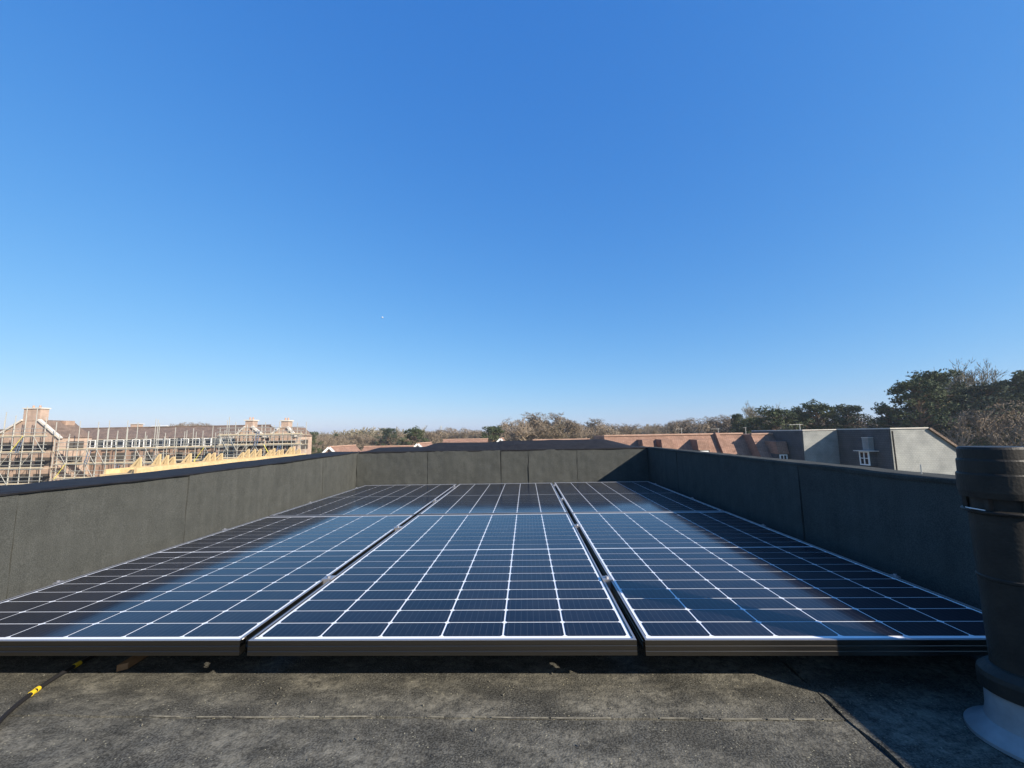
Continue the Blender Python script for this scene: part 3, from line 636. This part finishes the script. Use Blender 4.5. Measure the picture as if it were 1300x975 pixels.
def gable_end(label, xa, xb, y, depth, zpk_l, peak_x, cw, ctop, zsh, eave, m='brick_pale'):
    """brick gable with raised stone copings and a chimney standing on its peak"""
    t = thing('brick_gable', label, 'building', 'brick gables with chimneys')
    c0, c1 = peak_x - cw / 2, peak_x + cw / 2
    MB().prism([(xa, y, GROUND), (xb, y, GROUND), (xb, y, eave), (c1, y, zsh), (c0, y, zsh), (xa, y, eave)], (0, depth, 0)).build('wall', m, t)
    c = MB().box(c0 + 0.002, y - 0.06, zsh + 0.002, c1 - 0.002, y + 1.0, ctop).build('chimney', m, t)
    MB().box(c0 - 0.12, y - 0.18, ctop + 0.002, c1 + 0.12, y + 1.12, ctop + 0.16).build('chimney_cap', 'stone', c)
    for k in range(2):
        xk = c0 + cw * (0.3 + 0.4 * k); MB().tube([(xk, y + 0.45, ctop + 0.16), (xk, y + 0.45, ctop + 0.5)], [0.14, 0.11], 8).build('chimney_pot', 'ridge', c)
    MB().bar((xa - 0.25, y - 0.02, eave - 0.1), (c0 + 0.05, y - 0.02, zsh + 0.12), 0.45, 0.22).build('coping', 'stone', t)
    MB().bar((xb + 0.25, y - 0.02, eave - 0.1), (c1 - 0.05, y - 0.02, zsh + 0.12), 0.45, 0.22).build('coping', 'stone', t)
    for s in (0, 1):
        q = [(xa - 0.1, y + 0.3, eave + 0.0), (c0, y + 0.3, zsh + 0.02), (c0, y + depth, zsh + 0.02), (xa - 0.1, y + depth, eave)] if s == 0 else [(c1, y + 0.3, zsh + 0.02), (xb + 0.1, y + 0.3, eave), (xb + 0.1, y + depth, eave), (c1, y + depth, zsh + 0.02)]
        b = MB(); hip_quad(b, q[::-1] if False else q, 0.12); b.build('roof_slope', 'tile_brown', t)
    MB().box(c0, y + 1.0, zsh - 0.1, c1, y + depth, zsh + 0.1).build('ridge_cap', 'tile_brown', t)
    for z in (eave - 1.9, eave - 4.0, eave - 6.2):
        for k in (0.08, 0.38, 0.68):
            xk = xa + (xb - xa) * k; MB().box(xk, y - 0.02, z + 0.2, xk + (xb - xa) * 0.24, y + 0.05, z + 1.35).build('window_opening', 'void', t)
    for z in (eave - 1.9, eave - 4.0): MB().box(xb - 0.03, y + depth * 0.3, z + 0.1, xb + 0.04, y + depth * 0.75, z + 1.4).build('window_opening', 'void', t)
    return t
gable_end('biggest brick gable with a wide chimney, wrapped in scaffolding', -72.0, -62.4, 54.0, 4.3, 0, -66.7, 2.4, 5.35, 3.7, 1.3)
o = MB().box(-66.0, 56.6, 1.2, -64.7, 57.8, 3.75).build('brick_chimney', 'brick'); tag(o, 'slim brick chimney just behind the big gable', 'chimney')
gable_end('slender brick gable with chimney where the brown roof ends', -38.0, -34.0, 54.6, 4.5, 0, -36.2, 1.04, 3.15, 2.25, 0.95)
gable_end('slender brick gable with chimney at the far corner of the scaffold', -33.3, -29.7, 54.6, 4.5, 0, -31.2, 0.96, 3.0, 2.1, 0.95)

def scaffold(label, x0, x1, y, lifts, tops, step, seed, depth=1.2, extra=0.0):
    t = thing('scaffold', label, 'scaffold', 'tube scaffolds round the building site')
    r = random.Random(seed); n = max(2, int(round((x1 - x0) / step))); xs_ = [x0 + (x1 - x0) * i / n for i in range(n + 1)]
    for i, x in enumerate(xs_):
        for yy in (y, y + depth):
            pole('standard', (x, yy, GROUND), (x + r.uniform(-.05, .05), yy, tops + r.uniform(-0.6, 1.0) + (extra if r.random() < 0.35 else 0)), 0.045, 'steel', t)
    for z in lifts:
        pole('ledger', (x0 - 0.4, y - 0.05, z), (x1 + 0.4, y - 0.05, z), 0.04, 'steel', t)
        pole('guard_rail', (x0 - 0.4, y - 0.05, z + 0.55), (x1 + 0.4, y - 0.05, z + 0.55), 0.035, 'steel', t)
        pole('guard_rail', (x0 - 0.4, y - 0.05, z + 1.05), (x1 + 0.4, y - 0.05, z + 1.05), 0.035, 'steel', t)
        for k in range(4):
            MB().box(x0 - 0.3 + r.uniform(-0.2, 0), y + 0.06 + k * 0.27, z + 0.05, x1 + 0.3 + r.uniform(0, 0.3), y + 0.3 + k * 0.27, z + 0.10).build('scaffold_board', 'board', t)
        MB().box(x0 - 0.2, y - 0.0, z + 0.102, x1 + 0.2, y + 0.04, z + 0.26).build('toe_board', 'board', t)
        for i in range(n):
            if r.random() < 0.55:
                a, b2 = (xs_[i], xs_[i+1]) if r.random() < 0.5 else (xs_[i+1], xs_[i]); pole('brace', (a, y - 0.09, z - 1.9), (b2, y - 0.09, z + 0.1), 0.035, 'yellow' if r.random() < 0.07 else 'steel', t)
    for k in range(2):
        x = r.uniform(x0 + 1, x1 - 1); z = r.choice(lifts[:-1]); dz = 2.0
        ld = MB()
        for sx in (-0.18, 0.18): ld.bar((x + sx, y - 0.35, z), (x + sx, y + 0.1, z + dz), 0.05)
        for q in range(7): ld.bar((x - 0.18, y - 0.35 + 0.45 * (q + 0.5) / 7, z + dz * (q + 0.5) / 7), (x + 0.18, y - 0.35 + 0.45 * (q + 0.5) / 7, z + dz * (q + 0.5) / 7), 0.035)
        ld.build('ladder', 'alu', t)
    return t
scaffold('scaffold wrapped round the big gable with its wide chimney', -76.0, -61.5, 51.5, (-4.8, -2.75, -0.65, 1.45), 3.4, 1.5, 1, extra=1.6)
scaffold('stretch of scaffold joining the big gable to the dormers', -61.0, -47.5, 52.8, (-4.2, -2.3, -0.42), 1.2, 1.3, 5, extra=1.5)
scaffold('long scaffold in front of the white framed dormers', -50.2, -39.2, 56.0, (-4.0, -2.2, -0.42), 1.0, 1.3, 2, extra=1.2)
scaffold('scaffold round the two slender gables', -38.7, -27.8, 52.6, (-3.6, -1.9, -0.2, 1.1), 2.0, 1.15, 3, extra=0.9)
t = thing('timber_roof_frame', 'bare yellow timber roof frame standing in front of the scaffolds', 'roof frame')
fx = -26.2
MB().box(fx - 2.4, 28.0, GROUND, fx, 51.0, -1.83).build('wall', 'brick_pale', t)
MB().box(fx - 2.5, 27.9, -1.828, fx + 0.12, 51.1, -1.64).build('floor_deck', 'timber', t)
MB().box(fx - 0.1, 28.0, -1.638, fx + 0.1, 51.0, -1.24).build('wall_plate', 'timber', t)
MB().box(fx - 2.3, 28.0, -1.638, fx - 2.15, 51.0, -1.3).build('wall_plate', 'timber', t)
tr = MB()
tr.prism([(-0.82, 0, 0), (-0.60, 0, 0), (0.03, 0, 0.80), (-0.10, 0, 0.84)], (0, 0.10, 0)); tr.prism([(-0.03, -0.002, 0), (0.09, -0.002, 0), (0.04, -0.002, 0.84), (-0.06, -0.002, 0.84)], (0, 0.104, 0))
tr.prism([(-0.42, 0.02, 0), (-0.02, 0.02, 0), (-0.04, 0.02, 0.7)], (0, 0.03, 0)); tr.prism([(-0.8, 0.004, -0.002), (0.08, 0.004, -0.002), (0.08, 0.004, 0.1), (-0.7, 0.004, 0.1)], (0, 0.09, 0))
tr_me = as_mesh(tr, 'truss', 'timber')
r_ = random.Random(9)
for y in (28.3, 29.9, 30.6, 31.2, 32.8, 34.9, 35.5, 36.4, 39.3, 40.1, 41.1, 42.0, 43.7, 44.4, 45.3, 46.0, 47.6, 48.3, 49.6):
    o = link('truss', tr_me, t, (fx, y, -1.237)); o.scale = (r_.uniform(0.8, 1.15), 1, r_.uniform(0.72, 1.12))
for k in range(8):
    y = 29 + k * 2.7; MB().box(fx - 2.14, y, -1.637, fx - 0.12, y + 0.1, -1.42).build('joist', 'timber', t)
for k in range(4):
    y = 30 + k * 5 + r_.uniform(0, 1); MB().box(fx - 1.9, y, -1.636, fx - 0.9, y + 3.6, -1.32 - 0.02 * k).build('timber_stack', 'timber', t)

# ------------------------------------------------------------------ trees
def ribbon(b, p, q, w, rg):
    d = (q - p); s = d.cross(Vector((rg.uniform(-1, 1), rg.uniform(-1, 1), rg.uniform(-1, 1))))
    if s.length < 1e-6: return
    s = s.normalized() * w
    k = len(b.v); b.v += [tuple(p - s), tuple(p + s), tuple(q)]; b.f.append((k, k + 1, k + 2))
def bare_tree(seed, levels=5, upright=0.25, spread=1.0, lowmul=1.0, tw=0.0022, mm=(8, 6, 5, 5, 4, 3), dome=0.0):
    """height 1 tree: trunk mesh (trunk + limbs) and crown mesh (branches + twigs)"""
    rg = random.Random(seed); T, K = MB(), MB()
    def grow(p, d, L, r, lev):
        n = 3 if lev < 2 else 2; pts = [p]; dd = d.copy()
        for i in range(n):
            dd = (dd + Vector((rg.gauss(0, .13), rg.gauss(0, .13), rg.gauss(0.03, .1) + (0.06 if lev else 0)))).normalized(); pts.append(pts[-1] + dd * (L / n))
        if lev <= 1: T.tube(pts, [r * (1 - 0.5 * i / n) for i in range(n + 1)], 6 if lev == 0 else 5, False)
        elif lev <= 2: K.tube(pts, [r * (1 - 0.55 * i / n) for i in range(n + 1)], 3, False)
        else:
            for i in range(n): ribbon(K, pts[i], pts[i+1] + (pts[i+1] - pts[i]) * 0.2, max(r, tw), rg)
        if lev >= levels: return
        m = mm[lev]
        for k in range(m):
            s = rg.uniform(0.45, 1.0) if lev == 0 else rg.uniform(0.25, 1.0)
            if k == 0: s = 1.0
            i = min(n - 1, int(s * n)); q = pts[i].lerp(pts[i+1], s * n - i)
            a = rg.uniform(0, 6.283); ax = Vector((math.cos(a), math.sin(a), rg.uniform(-0.2, 0.5)))
            base = (pts[-1] - pts[-2]).normalized()
            nd = (base * (0.75 if k else 1.6) + ax * rg.uniform(0.6, 1.0) * spread + Vector((0, 0, upright))).normalized()
            grow(q, nd, L * rg.uniform(0.5, 0.74) * (0.9 if lev else 0.78), r * (0.5 if lev else 0.48), lev + 1)
    grow(Vector((0, 0, 0)), Vector((rg.gauss(0, .03), rg.gauss(0, .03), 1)), 0.46 * lowmul, 0.019, 0)
    def norm():
        top = max(v[2] for v in K.v)
        for b in (T, K): b.v = [(x / top, y / top, z / top) for x, y, z in b.v]
    norm()
    if dome:
        def pull(p):
            x, y, z = p; d = math.sqrt((x / dome) ** 2 + (y / dome) ** 2 + ((z - 0.5) / 0.36) ** 2)
            if d <= 0.85 or z < 0.4: return p
            k = (0.85 + (d - 0.85) * 0.35) / d; return (x * k, y * k, 0.5 + (z - 0.5) * k)
        for b in (T, K): b.v = [pull(v) for v in b.v]
        norm()
    return T, K
def tuft(b, c, s, rg):
    """a spray of needles: a few crossed slivers"""
    for k in range(3):
        d = Vector((rg.gauss(0, 1), rg.gauss(0, 1), rg.gauss(0.25, 0.8))).normalized(); e = d.cross(Vector((rg.gauss(0, 1), rg.gauss(0, 1), rg.gauss(0, 1)))).normalized()
        i = len(b.v); b.v += [tuple(c - d * s * 0.5 - e * s * 0.24), tuple(c - d * s * 0.3 + e * s * 0.26), tuple(c + d * s * 0.7)]; b.f.append((i, i + 1, i + 2))
def pine_tree(seed, nclump=46, bare=0.42, width=0.26, dens=75, droop=0.0, cone=0.0):
    rg = random.Random(seed); T, K = MB(), MB()
    pts = [Vector((0, 0, 0))]
    for i in range(6): pts.append(pts[-1] + Vector((rg.gauss(0, .012), rg.gauss(0, .012), 0.15)))
    T.tube(pts, [0.019 * (1 - 0.13 * i) for i in range(7)], 7, False)
    for k in range(nclump):
        h = bare + (0.97 - bare) * (k + rg.random()) / nclump
        i = min(5, int(h / 0.15)); p = pts[i].lerp(pts[i+1], min(1, h / 0.15 - i))
        env = width * (math.sin(min(1, (1.02 - h) / (1.02 - bare) * 1.15) * math.pi * 0.5) ** 0.7 if not cone else (1.02 - h) / (1.02 - bare) + 0.05)
        a = k * 2.4 + rg.uniform(-.5, .5); L = env * rg.uniform(0.35, 1.05)
        q = p + Vector((math.cos(a) * L, math.sin(a) * L, L * (0.25 - droop) + rg.gauss(0, .012)))
        T.tube([p - Vector((0, 0, 0.03)), p.lerp(q, 0.5) + Vector((0, 0, 0.008)), q], [0.006, 0.004, 0.002], 4, False)
        cr = rg.uniform(0.028, 0.058) * (1.0 if not cone else 0.8)
        for m in range(dens):
            v = Vector((rg.gauss(0, 1), rg.gauss(0, 1), rg.gauss(0, 1))).normalized() * (cr * rg.random() ** 0.45); v.z *= 0.75
            tuft(K, q + v + Vector((0, 0, 0.01)), rg.uniform(0.010, 0.021), rg)
    return T, K
PROTO = {}
for k in range(5):
    T, K = bare_tree(100 + k, upright=(0.15, 0.25, 0.1, 0.32, 0.08)[k], spread=(1.1, 0.95, 1.2, 0.85, 1.3)[k], tw=(0.0022, 0.0011, 0.0022, 0.0011, 0.0024)[k], mm=((8, 6, 5, 5, 4), (8, 6, 6, 5, 5), (8, 6, 5, 5, 4), (8, 6, 6, 5, 5), (9, 7, 6, 5, 5))[k], dome=(0.36, 0, 0.4, 0, 0.44)[k]); tm = 'twig' if k % 2 == 0 else 'twig_olive'
    PROTO['bare%d' % k] = (as_mesh(T, 'trunk', 'bark'), as_mesh(K, 'crown', tm), (np.array(T.v), T.f, np.array(K.v), K.f))
for k, a in enumerate([dict(nclump=100, bare=0.34, width=0.25, dens=48), dict(nclump=80, bare=0.42, width=0.21, dens=48), dict(nclump=130, bare=0.22, width=0.22, dens=42), dict(nclump=110, bare=0.12, width=0.2, droop=0.3, cone=1.0, dens=45)]):
    T, K = pine_tree(200 + k, **a); PROTO['pine%d' % k] = (as_mesh(T, 'trunk', 'bark_pine'), as_mesh(K, 'crown', 'needle' if k % 2 == 0 else 'needle_blue'), None)
HZ = lambda u: 551.2 + (667.6 - u) * 0.01715
def tree(proto, u, top, Y, label, group, wide=1.0, rz=None):
    """plant a tree on the ground at depth Y in the direction of column u, tall enough to reach row top"""
    x = EYE.x + (Y - EYE.y) * (u - 667.6) / 523.6 * 0.99; H = EYE.z + (HZ(u) - top) * (Y - EYE.y) / 520.0 - GROUND
    T, K, _ = PROTO[proto]
    t = thing('bare_tree' if proto.startswith('bare') else 'pine_tree', label, 'tree', group, (x, Y, GROUND), rng.uniform(0, 6.28) if rz is None else rz)
    t.scale = (H * wide, H * wide, H); link('trunk', T, t); link('crown', K, t); return t
GP, GB = 'evergreen pines round the houses', 'bare winter trees beyond the houses'
# pines behind the slate blocks
tree('pine0', 1150, 478, 52, 'tall dark pine at the open edge of the clump over the slate gable', GP, 1.1)
tree('pine2', 1186, 467, 54, 'tallest broad pine behind the sloping verge of the slate gable', GP, 1.15)
tree('pine1', 1226, 485, 50, 'pine standing right behind the top of the vent pipe', GP, 1.2)
tree('pine0', 1270, 478, 56, 'pine just past the vent pipe cowl', GP, 1.2)
tree('pine2', 1305, 466, 52, 'pine at the outer end of the wood behind the vent pipe', GP, 1.1)
tree('pine1', 1345, 470, 58, 'pine furthest past the vent pipe', GP, 1.2)
tree('bare3', 1208, 460, 60, 'tall bare tree whose twigs top the pines behind the slate gable', GB, 1.0)
tree('bare1', 1240, 456, 58, 'tallest bare tree behind the vent pipe', GB, 1.0)
tree('bare3', 1285, 462, 62, 'bare tree among the pines past the vent pipe', GB, 1.0)
tree('bare0', 1175, 505, 62, 'bare tree tangled low between the tall pines', GB, 1.0)
tree('bare2', 1255, 505, 47, 'bare tree with pale trunk right behind the vent cowl', GB, 0.9)
tree('bare1', 1300, 510, 48, 'low bare tree past the vent cowl', GB, 0.9)
tree('bare2', 1140, 520, 66, 'low bare tree behind the stepped slate block', GB, 1.0)
tree('pine3', 1108, 510, 58, 'cone shaped evergreen over the shaded slate wall', GP, 1.2)
tree('pine1', 1070, 511, 66, 'round topped pine over the stepped slate block', GP, 1.1)
tree('pine0', 1032, 508, 62, 'broad pine over the aerial of the stepped slate block', GP, 1.25)
tree('pine2', 1015, 518, 66, 'lower bushy pine between the aerial and the red terrace', GP, 1.1)
tree('pine0', 984, 515, 62, 'bushy pine over the red tiled house standing forward', GP, 1.3)
tree('pine3', 930, 520, 72, 'narrow cone shaped evergreen over the red terrace', GP, 1.0)
tree('pine2', 947, 527, 68, 'low bushy evergreen over the party wall of the red terrace', GP, 1.1)
tree('bare3', 956, 509, 82, 'lone upright bare tree above the evergreens over the red terrace', GB, 0.9)
tree('pine2', 622, 538, 84, 'dark spreading pine beside the tallest bare tree', GP, 1.3)
tree('pine0', 524, 541, 95, 'spreading pine over the stepped parapet cap', GP, 1.2)
tree('pine1', 494, 541.5, 120, 'small round pine between the bare trees beyond the end parapet', GP, 1.3)
tree('pine2', 388, 545, 84, 'dark evergreen beside the scaffold round the slender gables', GP, 1.2)
tree('pine3', 847, 534, 140, 'thin pointed evergreen rising from the bare wood', GP, 0.8)
tree('pine3', 424, 548, 150, 'small pointed evergreen in the wood near the scaffold', GP, 1.0)
# bare trees: the ones that stand out
tree('bare4', 668, 522, 88, 'largest rounded bare tree behind the end parapet', GB, 1.1)
tree('bare4', 694, 523, 92, 'tall broad bare tree merging with the largest one', GB, 1.15)
tree('bare1', 707, 533, 90, 'bare tree on the flank of the largest bare tree', GB, 1.0)
tree('bare4', 754, 530, 98, 'broad bare tree above the curved end of the parapet cap', GB, 1.1)
tree('bare0', 735, 537, 96, 'low bare tree in the dip of the wood', GB, 1.0)
same = 'bare winter tree in the long row of trees beyond the houses'
for u, top, Y in ((772, 537, 104), (790, 538, 112), (806, 537, 108), (822, 539, 118), (838, 537, 106), (858, 532, 96), (874, 529, 92), (892, 528, 92), (908, 526, 90), (922, 529, 96), (940, 530, 94), (965, 524, 88), (995, 524, 90), (1052, 522, 84), (1090, 524, 80),
                  (590, 542, 130), (572, 541, 136), (556, 543, 128), (540, 546, 122), (508, 547, 124), (480, 549, 128), (462, 549, 120), (444, 550, 118), (428, 551, 112), (412, 549, 108), (398, 551, 112), (606, 545, 120), (640, 535, 110),
                  (206, 537, 130), (222, 535, 138), (238, 536, 132), (254, 537, 140)):
    tree(rng.choice(('bare0', 'bare2', 'bare4', 'bare2')), u, top, Y, same, 'row of bare trees beyond the houses', rng.uniform(0.95, 1.25))
# far woodland: reads as one mass
V, F, n0 = [], [], 0
rw_ = random.Random(77)
lo = []
for k in range(3):
    T, K = bare_tree(300 + k, levels=4, lowmul=0.8, tw=0.0055); lo.append((np.array(K.v), np.array([f for f in K.f if len(f) == 3]), np.array([f for f in K.f if len(f) == 4])))
tri = []
for k in range(700):
    Y = 125 + 330 * rw_.random() ** 1.4; u = rw_.uniform(-150, 1450)
    x = EYE.x + (Y - EYE.y) * (u - 667.6) / 523.6; H = rw_.uniform(10.5, 14.8) + 0.008 * Y
    v, f3, f4 = lo[k % 3]; a = rw_.uniform(0, 6.28); ca, sa = math.cos(a), math.sin(a); wd = H * rw_.uniform(1.0, 1.5)
    vv = np.stack([(v[:, 0] * ca - v[:, 1] * sa) * wd + x, (v[:, 0] * sa + v[:, 1] * ca) * wd + Y, v[:, 2] * H + GROUND], 1)
    V.append(vv); tri.append(f3 + n0); tri.append(f4[:, [0, 1, 2]] + n0); tri.append(f4[:, [0, 2, 3]] + n0); n0 += len(v)
V = np.concatenate(V); tri = np.concatenate(tri)
me = bpy.data.meshes.new('woodland'); me.vertices.add(len(V)); me.vertices.foreach_set('co', V.astype(np.float32).ravel())
me.loops.add(len(tri) * 3); me.loops.foreach_set('vertex_index', tri.astype(np.int32).ravel()); me.polygons.add(len(tri))
me.polygons.foreach_set('loop_start', np.arange(0, len(tri) * 3, 3, dtype=np.int32)); me.update(calc_edges=True); me.materials.append(M['twig_olive'])
o = link('woodland', me); kind(o, 'stuff'); tag(o, 'leafless grey brown woodland filling the distance', 'woodland')

# far white building and mast, moon
t = thing('far_building', 'tiny white building standing out of the far wood', 'building', None, (-110, 430, GROUND))
MB().box(-9, -6, 0, 9, 6, 14.4).build('wall', 'white', t); MB().box(-9.4, -6.4, 14.41, 9.4, 6.4, 15.0).build('roof', 'stone', t)
t = thing('mast', 'thin lattice mast on the far wooded skyline', 'mast', None, (-126, 620, GROUND))
for sx, sy in ((-1, -1), (1, -1), (1, 1), (-1, 1)): pole('leg', (sx * 2.2, sy * 2.2, 0), (sx * 0.4, sy * 0.4, 27), 0.3, 'steel', t)
for z in (9, 17, 24): pole('cross_arm', (-3.5, 0, z), (3.5, 0, z), 0.25, 'steel', t)
d = (Matrix(CAM_ROT) @ Vector((485.5 - 650, -(403 - 487.5), -523.6))).normalized()
bm = MB().lathe([(math.sin(math.pi * i / 12) * 9.5 + 1e-4, -math.cos(math.pi * i / 12) * 9.5) for i in range(13)], n=24)
o = bm.build('moon', 'moon', None, True, EYE + d * 5000); tag(o, 'tiny pale daytime moon in the clear blue sky', 'moon')

# ------------------------------------------------------------------ haze: thin even air round everything
hz = MB().box(-4250, -450, GROUND - 1.5, 4850, 2550, 24).build('haze', 'core'); kind(hz, 'stuff')
hm = bpy.data.materials.new('haze_air'); hm.use_nodes = True; hn, hl = hm.node_tree.nodes, hm.node_tree.links
hn.remove(hn['Principled BSDF']); pv = hn.new('ShaderNodeVolumePrincipled'); pv.inputs['Color'].default_value = (0.86, 0.92, 1.0, 1); pv.inputs['Density'].default_value = 0.00042; pv.inputs['Anisotropy'].default_value = 0.2
hl.new(pv.outputs[0], hn['Material Output'].inputs['Volume']); hz.data.materials.clear(); hz.data.materials.append(hm)
